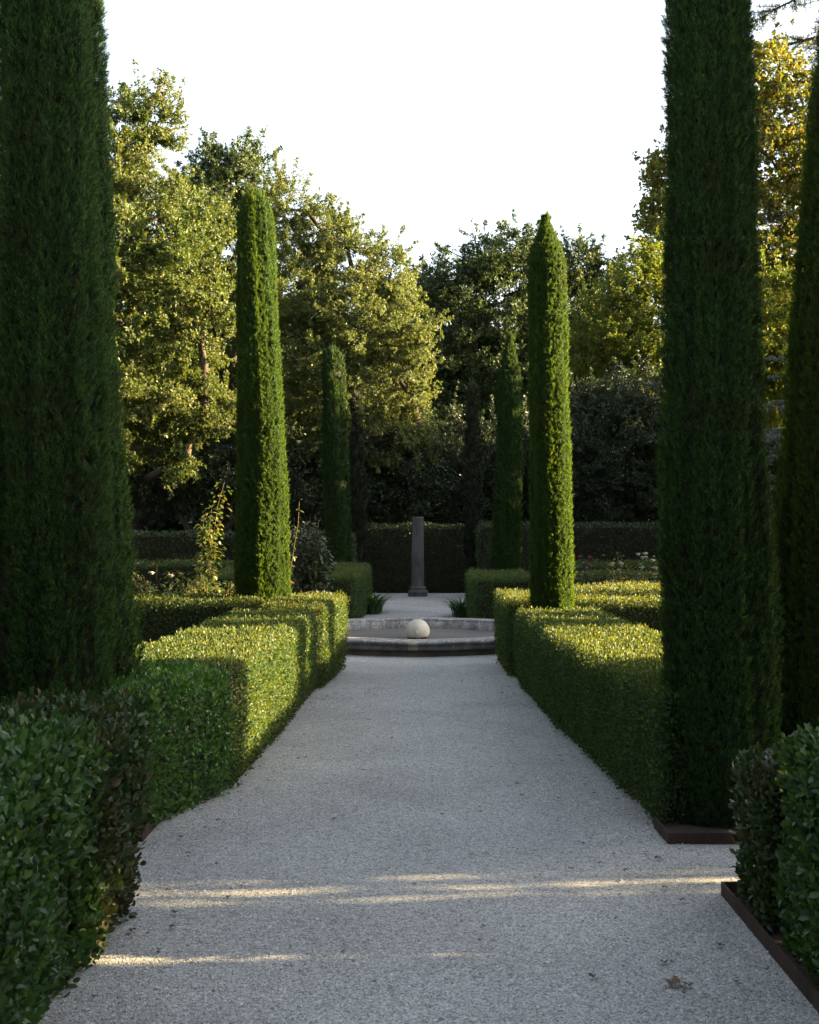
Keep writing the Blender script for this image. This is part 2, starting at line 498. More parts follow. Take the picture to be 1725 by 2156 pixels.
def hedge(name, label, cat, P, h, dens, leaf=(.03, .014), seed=0, mat='box_leaf', rich=False, bump=.025, shoots=0.15,
          rr=.10, group=None, faces=None, top=True, lean=0.0, core_mat='twig_core', thin=None, tdens=1.0):
    """P: counter-clockwise footprint; leaves are spread over its sides and top"""
    rng = np.random.default_rng(seed + 100)
    a2 = sum(P[i][0] * P[(i + 1) % len(P)][1] - P[(i + 1) % len(P)][0] * P[i][1] for i in range(len(P)))
    if a2 < 0: P = P[::-1]
    A = np.array(P, float)
    mb = MB()
    pts, nrm = [], []
    n_e = len(A)
    for i in range(n_e):
        if faces is not None and i not in faces: continue
        p0, p1 = A[i], A[(i + 1) % n_e]
        l = np.linalg.norm(p1 - p0)
        k = int(l * h * dens)
        if k == 0: continue
        u = rng.random(k); z = rng.random(k) ** .95 * h
        no = np.array([(p1 - p0)[1], -(p1 - p0)[0]]) / l
        inset = np.where(z > h - rr, rr - np.sqrt(np.maximum(rr * rr - (z - h + rr) ** 2, 0)), 0)
        # clipped sides swell a little below the shoulder and draw in at the foot
        inset = inset + .05 * np.clip(1 - z / (.25 * h), 0, 1) ** 2
        xy = p0 + (p1 - p0) * u[:, None] - no * inset[:, None] + no * (lean * (z / h))[:, None]
        pts.append(np.column_stack([xy, z]))
        t = np.clip((z - h + rr) / rr, 0, 1)
        nrm.append(norm(np.column_stack([no[0] * (1 - .8 * t), no[1] * (1 - .8 * t), t * .9 + .05])))
    if top:
        lo, hi = A.min(0), A.max(0)
        area = abs(a2) / 2
        k = int((hi - lo).prod() * dens * tdens)
        q = lo + (hi - lo) * rng.random((k, 2))
        sd = poly_sd([tuple(a) for a in A], q[:, 0], q[:, 1])
        q, sd = q[sd > 0], sd[sd > 0]
        dz = np.where(sd < rr, rr - np.sqrt(np.maximum(rr * rr - (rr - sd) ** 2, 0)), 0)
        pts.append(np.column_stack([q, h - dz]))
        nrm.append(np.tile([[0, 0, 1.]], (len(q), 1)))
    p = np.concatenate(pts); n = np.concatenate(nrm)
    N = len(p)
    wv = wav(p, seed)
    depth = rng.random(N) ** 1.4 * .085
    p = p + n * (wv * bump - depth)[:, None]
    jut = rng.random(N) < shoots
    p = p + n * (jut * rng.random(N) * .03)[:, None]
    d = norm(n * .55 + rnd_dir(rng, N) * .8 + np.array([0, 0, .35]))
    d[jut] = norm(n[jut] * .6 + np.array([0, 0, .6]) + rnd_dir(rng, jut.sum()) * .45)
    ln = norm(n * .9 + np.array([0, 0, .3]) + rnd_dir(rng, N) * .75)
    p[:, 2] = np.maximum(p[:, 2], .012)
    if thin is not None:
        keep = ~((p[:, 1] > thin[0]) & (p[:, 1] < thin[1]))
        p, d, ln = p[keep], d[keep], ln[keep]
        N = len(p)
    L = leaf[0] * rng.uniform(.65, 1.25, N)
    leaves(mb, p, d, ln, L, L * leaf[1] / leaf[0] * rng.uniform(.85, 1.15, N), 0, .16, rich, .12 if rich else 0)
    # twiggy inside
    c = A.mean(0)
    ins = .09
    segs = [(None, None)] if thin is None else [(-1e9, thin[0]), (thin[1], 1e9)]
    for lo_y, hi_y in segs:
        B = []
        for i in range(n_e):
            e0 = norm(A[i] - A[i - 1]); e1 = norm(A[(i + 1) % n_e] - A[i])
            n0 = np.array([-e0[1], e0[0]]); n1 = np.array([-e1[1], e1[0]])
            b = norm(n0 + n1)
            q = A[i] + b * ins / max(.35, float(b @ n0))
            if lo_y is not None: q[1] = min(max(q[1], lo_y), hi_y)
            B.append(q)
        B = np.array(B)
        hh = h - .07
        V = np.concatenate([np.column_stack([B, np.full(n_e, .0)]), np.column_stack([B + norm(c - B) * .02, np.full(n_e, hh)])])
        for i in range(n_e):
            j = (i + 1) % n_e
            mb.add(V[[i, j, n_e + j, n_e + i]], [(0, 1, 2, 3)], 1, False)
        mb.add(V[n_e:], [tuple(range(n_e))], 1, False)
    loc = (float(c[0]), float(c[1]), 0)
    o = mb.build(name, [M[mat], M[core_mat]], None, loc)
    return tag(o, label, cat, group)

# near pair
hedge('clipped_hedge', 'nearest green hedge on the left with large glossy leaves', 'hedge',
      [(-3.2, 2.6), (-1.20, 2.6), (-1.17, 4.75), (-3.2, 4.75)], .86, 6000, (.037, .019), 1, 'near_leaf', True, .045, .3, .12)
hedge('clipped_hedge', 'reddish brown tipped end of the nearest left hedge, below the dark cypresses', 'hedge',
      [(-3.2, 4.70), (-1.16, 4.70), (-1.125, 5.30), (-1.27, 5.42), (-3.2, 5.45)], .86, 6000, (.037, .019), 18, 'near_brown', True, .045, .3, .12)
hedge('clipped_hedge', 'nearest fresh green hedge on the right, inside a rusty steel edging', 'hedge',
      [(1.385, 2.8), (2.3, 2.8), (2.3, 4.96), (1.365, 4.87)], .84, 5400, (.038, .019), 2, 'near_leaf', True, .045, .3, .12)
hedge('clipped_hedge', 'lower brownish end of the nearest right hedge, next to the big dark cypress', 'hedge',
      [(1.345, 5.03), (2.3, 5.11), (2.3, 5.52), (1.355, 5.52)], .66, 5400, (.038, .019), 19, 'near_brown', True, .045, .3, .10)
# middle pair along the path
hedge('clipped_hedge', 'dark green block hedge with larger leaves at the near end of the long left hedge', 'hedge',
      [(-2.0, 6.72), (-1.36, 6.68), (-1.09, 7.62), (-1.3, 7.72), (-2.0, 7.72)], .74, 5200, (.032, .016), 20, 'fresh_leaf', True, .03, .3, .08)
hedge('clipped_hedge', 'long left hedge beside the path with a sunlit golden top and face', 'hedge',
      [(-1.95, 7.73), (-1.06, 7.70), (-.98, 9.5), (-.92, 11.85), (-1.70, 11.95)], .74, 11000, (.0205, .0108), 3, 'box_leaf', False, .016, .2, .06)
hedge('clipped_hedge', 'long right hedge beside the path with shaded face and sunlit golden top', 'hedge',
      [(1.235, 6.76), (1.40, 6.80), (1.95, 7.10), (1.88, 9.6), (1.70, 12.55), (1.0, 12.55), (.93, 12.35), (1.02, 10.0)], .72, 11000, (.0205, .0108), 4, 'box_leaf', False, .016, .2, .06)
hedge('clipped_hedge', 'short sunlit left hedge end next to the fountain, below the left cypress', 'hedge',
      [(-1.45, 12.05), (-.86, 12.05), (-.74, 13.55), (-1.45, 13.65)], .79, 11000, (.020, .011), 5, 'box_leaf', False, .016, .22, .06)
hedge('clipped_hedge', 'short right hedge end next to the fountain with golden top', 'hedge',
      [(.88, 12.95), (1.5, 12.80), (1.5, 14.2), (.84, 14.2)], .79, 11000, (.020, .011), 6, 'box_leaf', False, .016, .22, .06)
# cross hedges that close the beds
hedge('clipped_hedge', 'dark faced left cross hedge behind the sunlit path hedge, in front of the roses', 'hedge',
      [(-5.2, 12.6), (-1.5, 12.6), (-1.5, 13.3), (-5.2, 13.3)], .80, 6500, (.025, .013), 7, 'box_leaf', False, .018, .2, .07)
hedge('clipped_hedge', 'dark faced right cross hedge between the lit cypress and the big dark one', 'hedge',
      [(1.55, 12.75), (4.6, 12.75), (4.6, 13.4), (1.55, 13.4)], .78, 6500, (.025, .013), 8, 'box_leaf', False, .018, .2, .07)
hedge('clipped_hedge', 'low right hedge row with yellowing leaves in front of the white flowers', 'hedge',
      [(1.52, 14.22), (5.2, 14.22), (5.2, 15.35), (1.52, 15.35)], .80, 5500, (.026, .013), 9, 'box_leaf', False, .02, .25, .07)
hedge('clipped_hedge', 'right hedge row in the middle of the rose bed, green and evenly clipped', 'hedge',
      [(1.7, 18.0), (6.2, 18.0), (6.2, 18.6), (1.7, 18.6)], .80, 4000, (.030, .015), 10, 'box_leaf', False, .02, .25, .07)
# beyond the fountain
hedge('clipped_hedge', 'green block hedge to the left beyond the fountain', 'hedge',
      [(-3.0, 18.3), (-.86, 18.3), (-.79, 22.2), (-3.0, 22.2)], .77, 4600, (.028, .014), 11, 'box_leaf', False, .02, .25, .07)
hedge('clipped_hedge', 'green block hedge to the right beyond the fountain', 'hedge',
      [(.75, 18.25), (1.65, 18.25), (1.65, 20.4), (.77, 20.4)], .74, 4800, (.028, .014), 12, 'box_leaf', False, .02, .25, .07)
hedge('clipped_hedge', 'thin left hedge line behind the rose bed, at the foot of the tall hedge', 'hedge',
      [(-7.6, 22.9), (-3.1, 22.9), (-3.1, 23.5), (-7.6, 23.5)], .76, 2000, (.038, .018), 13, 'box_leaf', False, .03, .3, .1)
hedge('clipped_hedge', 'thin right hedge line behind the white flowers, at the foot of the tall hedge', 'hedge',
      [(1.9, 21.6), (7.6, 21.6), (7.6, 22.2), (1.9, 22.2)], .80, 2000, (.038, .018), 14, 'box_leaf', False, .03, .3, .1)
hedge('tall_hedge', 'tall left hedge wall with a pale top, under the dark trees', 'hedge',
      [(-10.5, 24.6), (-1.2, 24.6), (-1.2, 25.5), (-10.5, 25.5)], 1.25, 1700, (.042, .02), 15, 'dark_leaf', False, .03, .2, .1)
hedge('tall_hedge', 'tall right hedge wall with a pale top, ending behind the dark cypress', 'hedge',
      [(1.15, 24.6), (10.5, 24.6), (10.5, 25.5), (1.15, 25.5)], 1.42, 1700, (.042, .02), 16, 'dark_leaf', False, .03, .2, .1)
hedge('tall_hedge', 'dark hedge wall straight behind the stone column', 'hedge',
      [(-1.9, 26.5), (1.6, 26.5), (1.6, 27.4), (-1.9, 27.4)], 1.38, 1900, (.042, .02), 17, 'dark_leaf', False, .04, .25, .1)

# ------------------------------------------------------------------ planter edging (rusty steel strips)
def edging(label, pts, h=.058, t=.012):
    mb = MB()
    P = np.array(pts, float)
    k = len(P)
    off = []
    for i in range(k):
        e0 = norm(P[i] - P[i - 1]) if i > 0 else norm(P[1] - P[0])
        e1 = norm(P[i + 1] - P[i]) if i < k - 1 else e0
        b = norm(np.array([-e0[1] - e1[1], e0[0] + e1[0]]))
        off.append(P[i] + b * t)
    Q = np.array(off)
    V = np.concatenate([np.column_stack([P, np.zeros(k)]), np.column_stack([P, np.full(k, h)]),
                        np.column_stack([Q, np.full(k, h)]), np.column_stack([Q, np.zeros(k)])])
    f = []
    for i in range(k - 1):
        for a, b in ((0, 1), (1, 2), (2, 3)):
            f.append((a * k + i, a * k + i + 1, b * k + i + 1, b * k + i))
    mb.add(V, f, 0, False)
    for i in (0, k - 1):
        mb.add(V[[i, k + i, 2 * k + i, 3 * k + i]], [(0, 1, 2, 3)], 0, False)
    return tag(mb.build('planter_edging', M['rust'], None, (float(P[0][0]), float(P[0][1]), 0)), label, 'edging')
edging('low rusty steel edging at the foot of the big right cypress', [(2.6, 6.47), (1.25, 6.47), (1.245, 6.80)])
edging('low rusty steel edging along the nearest right hedge', [(1.34, 3.2), (1.315, 5.6), (2.8, 5.6)])
edging('low rusty steel edging at the front of the long left hedge', [(-1.38, 7.1), (-1.385, 6.52), (-2.6, 6.52)])
for nm, poly in (('planting_bed', [(1.27, 6.49), (2.5, 6.49), (2.5, 12.5), (1.27, 12.5)]),
                 ('planting_bed', [(1.36, 3.2), (2.9, 3.2), (2.9, 5.58), (1.335, 5.58)]),
                 ('planting_bed', [(-2.6, 6.54), (-1.40, 6.54), (-1.32, 12.5), (-2.6, 12.5)]),
                 ('planting_bed', [(-8, 12.9), (-1.6, 12.9), (-1.6, 24.8), (-8, 24.8)]),
                 ('planting_bed', [(1.6, 12.9), (8, 12.9), (8, 24.8), (1.6, 24.8)])):
    sheet(nm, poly, .01 if poly[0][1] < 12 else .006, M['soil'])

# ------------------------------------------------------------------ cypresses
def cypress(label, x, y, h, r, n, seed, lean=0.0, tip='blunt', blade=(.040, .0058), mat='cyp', taper=.28, lean_y=0.0, tuft=.03, start=.86, plume=1.0, per=14, rough=1.0):
    rng = np.random.default_rng(seed)
    mb = MB()
    ph = rng.random(12) * 6.28
    def prof(t):
        b = r * (1 - taper * t)
        if tip == 'blunt':
            k = np.clip((t - .93) / .07, 0, 1)
            e = np.sqrt(np.maximum(1 - k ** 2.2, 0))
        else:
            k = np.clip((t - start) / (1 - start), 0, 1)
            e = 1 - k ** 1.35
        return b * e * (1 - .10 * np.clip(1 - t / .06, 0, 1))
    def groove(a, z):
        return (np.sin(5 * a + 1.2 * np.sin(z * .9 + ph[0]) + ph[1]) * .45 + np.sin(9 * a + 1.4 * np.sin(z * 1.3 + ph[2]) + ph[3]) * .4
                + np.sin(17 * a + 1.8 * np.sin(z * 1.9 + ph[4]) + ph[5]) * .35 + np.sin(3 * a + z * 1.7 + ph[6]) * .35)
    def axis(t):
        bow = np.sin(t * 3.14 + ph[7]) * .03
        return x + lean * t + bow, y + lean_y * t
    m = n // per                                         # feathery plumes, each a small fan of sprays
    t = rng.random(m)
    a = rng.random(m) * 2 * pi
    z = t * h
    gr = groove(a, z)
    lump = np.sin(z * 2.3 + ph[8] + 2 * np.sin(a + ph[9])) * .04 + np.sin(z * 5.1 + 3 * a + ph[10]) * .025
    k0 = blade[0] / .04
    R = prof(t) * (1 + (.095 * gr + lump) * rough) - .048 * k0 ** .5 * plume - rng.random(m) ** 1.5 * .03
    R = np.maximum(R, .004)
    ax, ay = axis(t)
    rad = np.column_stack([np.cos(a), np.sin(a), np.zeros(m)])
    tang = np.column_stack([-np.sin(a), np.cos(a), np.zeros(m)])
    c0 = np.column_stack([ax + R * rad[:, 0], ay + R * rad[:, 1], z])
    up = np.array([[0, 0, 1.]])
    tilt = rng.uniform(.18, .75, m)[:, None]
    big = rng.random(m)[:, None] < tuft
    axd = norm(up * np.cos(tilt) + rad * np.sin(tilt) + tang * rng.normal(0, .22, m)[:, None])
    pl = (.085 * k0 ** .7 * plume * rng.uniform(.55, 1.25, m))[:, None] * np.where(big, 1.5, 1)
    q = np.repeat(np.arange(m), per * 3)
    N = len(q)
    sfr = rng.random(N)[:, None] ** .8
    cc = c0[q] + axd[q] * sfr * pl[q] + rnd_dir(rng, N) * (.017 * k0 * (1.1 - .75 * sfr))
    cc[:, 2] = np.clip(cc[:, 2], .02, None)
    d = norm(axd[q] + rnd_dir(rng, N) * .5)
    nn = norm(rad[q] + tang[q] * rng.normal(0, .45, N)[:, None] + up * rng.normal(0, .3, N)[:, None])
    blades(mb, cc, d, nn, blade[0] * rng.uniform(.4, 1.0, N), blade[1] * rng.uniform(.7, 1.4, N), 0)
    # a few crown shoots
    k = 260 if tip == 'blunt' else 420
    tt = rng.uniform(.95 if tip == 'blunt' else .88, 1.0, k)
    aa = rng.random(k) * 2 * pi
    ax, ay = axis(tt)
    rr = prof(tt) * rng.random(k)
    cc = np.column_stack([ax + rr * np.cos(aa), ay + rr * np.sin(aa), tt * h])
    leaves(mb, cc, norm(np.array([[0, 0, 1.]]) + rnd_dir(rng, k) * .28), rnd_dir(rng, k), rng.uniform(.8, 2.6, k) * blade[0] * 1.4, blade[1] * 1.3, 0, .1)
    zz = np.linspace(0.0, .985, 26)
    seg = 20
    V = []
    for q in zz:
        ax, ay = axis(q)
        for j in range(seg):
            an = 2 * pi * j / seg
            rr = max(prof(np.array(q)) * (1 + .085 * rough * groove(an, q * h)) - .055, .01)
            V.append((ax + rr * cos(an), ay + rr * sin(an), q * h))
    f = [(i * seg + j, i * seg + (j + 1) % seg, (i + 1) * seg + (j + 1) % seg, (i + 1) * seg + j) for i in range(len(zz) - 1) for j in range(seg)]
    mb.add(V, f, 1)
    o = mb.build('cypress_tree', [M[mat], M['cyp_core']], None, (x, y, 0))
    return tag(o, label, 'cypress', 'clipped column cypresses lining the garden axis')

cypress('widest dark cypress at the left edge, behind the nearest left hedge', gx(101, 6.35), 6.35, 5.8, .33, 230000, 21, -.04, taper=.46, per=9, plume=.72, blade=(.032, .0046))
cypress('slimmer dark cypress tucked close behind the widest one at the left edge', gx(200, 7.2), 7.2, 5.9, .29, 190000, 22, -.26, taper=.42, per=9, plume=.72, blade=(.032, .0046))
cypress('big dark cypress right of the path standing in a rusty steel edging', gx(1500, 6.98), 7.0, 5.6, .325, 240000, 23, .0, taper=.42, per=9, plume=.72, blade=(.032, .0046))
cypress('cypress cut by the right edge of the photo, behind the nearest right hedge', gx(1668, 7.45), 7.45, 5.6, .32, 200000, 24, .48, taper=.36, mat='cyp_lit', per=9, plume=.72, blade=(.032, .0046))  # lighter green stands in for open sky light on this one
cypress('sunlit leaning cypress with a blunt top left of the fountain', gx(564, 13.1), 13.1, hz(412, 13.1), .298, 250000, 25, -.165, taper=.41, blade=(.034, .0065), plume=.6, per=8, rough=.75, mat='cyp_lit')
cypress('sunlit straight cypress with a ragged tip right of the fountain', gx(1155, 12.65), 12.65, hz(462, 12.65), .212, 180000, 26, .0, 'point', taper=.14, blade=(.034, .0065), start=.90, plume=.6, per=8, rough=.75, mat='cyp_lit')
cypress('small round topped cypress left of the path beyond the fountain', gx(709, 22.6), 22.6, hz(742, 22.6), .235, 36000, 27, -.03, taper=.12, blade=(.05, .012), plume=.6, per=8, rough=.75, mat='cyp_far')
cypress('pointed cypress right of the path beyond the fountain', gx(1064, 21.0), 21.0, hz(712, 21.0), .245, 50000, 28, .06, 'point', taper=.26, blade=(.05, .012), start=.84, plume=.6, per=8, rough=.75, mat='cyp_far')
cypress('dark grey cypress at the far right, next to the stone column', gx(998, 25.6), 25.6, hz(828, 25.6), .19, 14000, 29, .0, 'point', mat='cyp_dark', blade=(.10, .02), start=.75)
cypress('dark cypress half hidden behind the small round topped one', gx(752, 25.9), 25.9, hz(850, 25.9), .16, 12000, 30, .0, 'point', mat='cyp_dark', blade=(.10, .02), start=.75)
# two cypresses added right of the frame to throw shadows over the middle hedges
cypress('unseen cypress added for its shadow, right of the long right hedge, nearer one', 4.7, 11.15, 5.0, .33, 14000, 31, .0, blade=(.12, .03))
cypress('unseen cypress added for its shadow, right of the long right hedge, farther one', 4.7, 12.0, 3.2, .33, 10000, 32, .0, blade=(.12, .03))

# ------------------------------------------------------------------ fountain, ball, column
FX, FY = 0.0, 16.5
ft = empty('fountain', (FX, FY, 0))
tag(ft, 'round low stone fountain basin with lichen stained rim', 'fountain')
def wob(R, Z, a):
    return R + .006 * np.sin(a * 13 + Z * 30) * (Z > .02), Z + .004 * np.sin(a * 9) * (Z > .1)
mb = MB()
lathe(mb, [(1.66, 0), (1.66, .062), (1.655, .068)], 128, (FX, FY, 0))
mb.build('plinth', M['plinth_stone'], ft, (FX, FY, 0))
mb = MB()
lathe(mb, [(1.60, .070), (1.705, .070), (1.72, .080), (1.725, .105), (1.72, .128), (1.735, .134), (1.748, .146), (1.750, .160), (1.742, .172), (1.72, .179),
           (1.45, .183), (1.43, .178), (1.42, .165), (1.42, .150), (1.39, .140), (1.37, .02)], 160, (FX, FY, 0), wob=wob)
mb.build('rim', M['stone'], ft, (FX, FY, 0))
mb = MB()
a = np.linspace(0, 2 * pi, 96, endpoint=False)
mb.add(np.column_stack([FX + 1.39 * np.cos(a), FY + 1.39 * np.sin(a), np.full(96, .05)]), [tuple(range(96))])
mb.build('water', M['water'], ft, (FX, FY, 0))
mb = MB()
th = np.linspace(-pi / 2 + .02, pi / 2 - .001, 40)
lathe(mb, [(.151 * cos(t), .151 * sin(t)) for t in th], 48, (FX, FY, .140))
ball = tag(mb.build('stone_ball', M['ball_stone'], None, (FX, FY, .14)), 'pale round stone ball in the middle of the fountain', 'stone ball')
mb = MB()                                                   # small square plate let into the front of the ball
gu = np.linspace(-.022, .022, 6)
rad = .1525
V = [(FX + u, FY - math.sqrt(rad * rad - u * u - v * v), .14 + v) for v in gu for u in gu]
mb.add(V, [(a * 6 + b, a * 6 + b + 1, a * 6 + b + 7, a * 6 + b + 6) for a in range(5) for b in range(5)])
mb.build('plate', M['plate_stone'], ball, (FX, FY, .14))

cl = empty('stone_column', (gx(880, 25.5), 25.5, 0))
tag(cl, 'weathered dark stone column on a moulded round base', 'column')
cx, cy = gx(880, 25.5), 25.5
mb = MB()
lathe(mb, [(.128, .20), (.130, .215), (.126, .235), (.125, .4), (.121, .8), (.115, 1.2), (.109, 1.50), (.110, 1.515), (.113, 1.53), (.113, 1.55), (.108, 1.555), (.0, 1.558)],
      40, (cx, cy, 0))
sh = mb.build('shaft', M['column_stone'], cl, (cx, cy, 0))
mb = MB()
lathe(mb, [(.19, 0), (.19, .055), (.198, .065), (.202, .085), (.196, .105), (.182, .115), (.168, .122), (.160, .135), (.162, .145), (.168, .155), (.168, .172), (.158, .186), (.140, .192), (.128, .200)],
      40, (cx, cy, 0))
mb.build('base', M['column_stone'], cl, (cx, cy, 0))
rng = np.random.default_rng(5)
mb = MB()
for k in range(60):
    an = rng.normal(-pi / 2, .7); zz = .3 + rng.random() ** 1.4 * .75
    rad = float(np.interp(zz, [.235, .4, .8, 1.2, 1.5], [.126, .125, .121, .115, .109])) + .002
    s = rng.uniform(.004, .012)
    c = np.array([cx + rad * cos(an), cy + rad * sin(an), zz])
    tg, uu = np.array([-sin(an), cos(an), 0]), np.array([0, 0, 1.])
    aa = np.linspace(0, 2 * pi, 7, endpoint=False) + rng.random()
    mb.add([c + s * (cos(q) * tg + sin(q) * uu) * rng.uniform(.7, 1.3) for q in aa], [tuple(range(7))])
mb.build('lichen_spots', M['lichen'], sh, (cx, cy, 0))

# ------------------------------------------------------------------ trees
def crown_leaves(rng, mb, lobes, leaf=.085, cover=1.5, clump=.24, sprigs=.12, mat=0, asp=.45, gap=3.0):
    """leafy rosettes gathered in clumps over and through a set of ellipsoid lobes; returns some clump centres for limbs"""
    L0 = np.array(lobes, float)
    ctr = []
    for (lx, ly, lz, rx, ry, rz) in L0:
        area = 4 * pi * ((rx * ry) ** 1.6 + (rx * rz) ** 1.6 + (ry * rz) ** 1.6) ** (1 / 1.6) / 3 ** (1 / 1.6)
        nl = int(area * cover / (leaf * leaf * asp * .5))
        nc = max(10, int(area / (clump * clump * gap)))
        u = rnd_dir(rng, nc)
        bumpy = 1 + .13 * np.sin(u[:, 0] * 7 + lx * 3) + .12 * np.sin(u[:, 1] * 6 + u[:, 2] * 5 + lz * 2)
        rr = (rng.uniform(.30, 1.0, nc) ** .40 * bumpy)[:, None]
        cc = np.array([lx, ly, lz]) + u * rr * np.array([rx, ry, rz])
        ctr.append(cc)
        # rosettes
        per = 6
        nr = max(1, nl // per)
        k = rng.integers(0, nc, nr)
        wgt = rng.uniform(.5, 1.4, nc)[k][:, None]
        outd = norm(u[k] + np.array([0, 0, .25]))
        base = cc[k] + rnd_dir(rng, nr) * (rng.random(nr) ** .5)[:, None] * clump * np.array([1.1, 1.1, .7]) * wgt
        # sprigs: shoots that stand out of the outline
        sp = rng.random(nr) < sprigs
        ns = max(4, int(nc * .5))
        sk = rng.integers(0, nc, ns)
        sd_ = norm(norm(u[sk] + np.array([0, 0, .3])) + np.array([0, 0, .3]) + .55 * rnd_dir(rng, ns))
        sl = rng.uniform(1.0, 2.9, ns) * clump
        w = rng.integers(0, ns, nr)
        tt = rng.random(nr)[:, None] ** .8
        onshoot = cc[sk][w] + sd_[w] * tt * sl[w][:, None] + rnd_dir(rng, nr) * (.22 * clump * (1 - .65 * tt))
        base = np.where(sp[:, None], onshoot, base)
        ax = norm(outd + rnd_dir(rng, nr) * .7)
        c = np.repeat(base, per, 0) + rnd_dir(rng, nr * per) * leaf * .25
        d = norm(np.repeat(ax, per, 0) * .55 + rnd_dir(rng, nr * per) * .9)
        nn = norm(np.repeat(ax, per, 0) + rnd_dir(rng, nr * per) * .6)
        LL = leaf * rng.uniform(.65, 1.2, nr * per)
        leaves(mb, c, d, nn, LL, LL * asp * rng.uniform(.8, 1.2, nr * per), mat, .12)
    return np.concatenate(ctr)

def limbs(rng, mb, base, lobes, ctr, r0=.16, n_twigs=60):
    b = np.array(base, float)
    L0 = np.array(lobes, float)
    zmax = max(l[2] for l in lobes)
    mid = L0[:, :3].mean(0)
    fork = np.array([b[0] * .6 + mid[0] * .4, b[1] * .6 + mid[1] * .4, min(2.2, zmax * .3)])
    tube(mb, [b, b * .5 + fork * .5 + rng.normal(0, .05, 3), fork], [r0 * 1.25, r0, r0 * .85], 9)
    order = np.argsort(L0[:, 2])
    nodes = [fork]
    for i in order:
        t = L0[i, :3]
        src = min(nodes, key=lambda q: np.linalg.norm(q - t) + max(0, q[2] - t[2]) * 2)
        m1 = src * .6 + t * .4 + rng.normal(0, .12, 3) + np.array([0, 0, .15])
        k = max(.3, 1 - src[2] / (zmax + 1))
        tube(mb, [src, m1, t], [r0 * .7 * k + .015, r0 * .5 * k + .012, r0 * .3 * k + .01], 7)
        nodes += [m1, t]
    sel = rng.choice(len(ctr), min(n_twigs, len(ctr)), replace=False)
    for i in sel:
        t = ctr[i]
        src = min(nodes, key=lambda q: np.linalg.norm(q - t))
        m1 = src * .5 + t * .5 + rng.normal(0, .08, 3)
        tube(mb, [src, m1, t], [.028, .018, .007], 5)

def tree(name, label, lobes, base, mat, leaf=.085, cover=1.5, clump=.24, seed=0, sprigs=.12, r0=.16, asp=.45, cat='tree', twigs=60, group=None, gap=2.1):
    rng = np.random.default_rng(seed)
    root = empty(name, (base[0], base[1], 0))
    tag(root, label, cat, group)
    mb = MB()
    ctr = crown_leaves(rng, mb, lobes, leaf, cover, clump, sprigs, 0, asp, gap)
    mb.build('crown', M[mat], root, (base[0], base[1], 0))
    tb = MB()
    limbs(rng, tb, (base[0], base[1], 0), lobes, ctr, r0, twigs)
    tb.build('trunk', M['bark'], root, (base[0], base[1], 0))
    return root

def px_lobes(Z, spec):
    """lobes measured on the photograph (x, y, rx, ry) at a distance, optional depth shift and depth radius in metres"""
    out = []
    for s in spec:
        x, y, rx, ry = s[:4]
        dz = s[4] if len(s) > 4 else 0
        ZZ = Z + dz
        ry_w = s[5] if len(s) > 5 else rx * ZZ / F_PX * 1.05
        out.append((gx(x, ZZ), ZZ, hz(y, ZZ), rx * ZZ / F_PX, ry_w, ry * ZZ / F_PX))
    return out

G_T = 'trees beyond the garden'
tree('oak_tree', 'tall left oak with leafy rosettes and a high open top, beside the dark cypresses',
     px_lobes(26, [(300, 250, 52, 75), (345, 200, 22, 35, .3), (255, 330, 90, 120), (370, 270, 24, 36), (300, 470, 120, 110), (200, 480, 140, 150), (420, 470, 70, 60, .8),
                   (380, 590, 110, 90), (250, 680, 140, 130), (420, 700, 80, 70), (340, 840, 110, 75), (260, 900, 110, 90), (430, 860, 70, 60), (390, 960, 45, 60), (150, 800, 140, 140)]),
     (gx(270, 29.5), 29.6), 'oak', .076, 1.9, .26, 41, .26, .2, .45, group=G_T, twigs=70)
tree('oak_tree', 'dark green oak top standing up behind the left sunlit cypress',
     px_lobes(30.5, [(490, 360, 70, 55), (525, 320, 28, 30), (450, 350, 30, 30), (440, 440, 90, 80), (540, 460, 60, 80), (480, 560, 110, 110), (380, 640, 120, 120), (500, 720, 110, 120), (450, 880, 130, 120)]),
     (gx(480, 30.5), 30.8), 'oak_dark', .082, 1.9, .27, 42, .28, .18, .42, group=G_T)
tree('olive_oak_tree', 'broad pale yellow green tree filling the middle left, lit by the sun',
     px_lobes(29, [(600, 440, 60, 65), (680, 490, 60, 65), (740, 560, 75, 70), (820, 590, 55, 70), (640, 600, 100, 110), (760, 690, 110, 100), (850, 690, 65, 85), (620, 760, 100, 110),
                   (720, 830, 110, 95), (840, 800, 80, 80), (600, 930, 100, 90), (780, 930, 90, 70), (880, 900, 45, 60)]),
     (gx(720, 29), 29.6), 'olive', .060, 1.9, .24, 43, .30, .2, .42, group=G_T)
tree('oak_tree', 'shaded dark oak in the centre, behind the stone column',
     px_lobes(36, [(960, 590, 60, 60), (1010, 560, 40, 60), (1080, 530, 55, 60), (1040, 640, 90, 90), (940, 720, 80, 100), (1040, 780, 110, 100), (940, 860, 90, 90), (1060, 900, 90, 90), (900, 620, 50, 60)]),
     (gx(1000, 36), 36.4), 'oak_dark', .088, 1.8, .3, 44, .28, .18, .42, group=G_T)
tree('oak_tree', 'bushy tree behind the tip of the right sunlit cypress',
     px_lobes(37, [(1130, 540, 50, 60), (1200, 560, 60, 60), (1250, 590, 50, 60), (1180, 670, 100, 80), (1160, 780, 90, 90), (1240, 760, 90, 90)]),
     (gx(1190, 37), 37.4), 'oak_dark', .088, 1.8, .3, 45, .28, .18, .42, group=G_T)
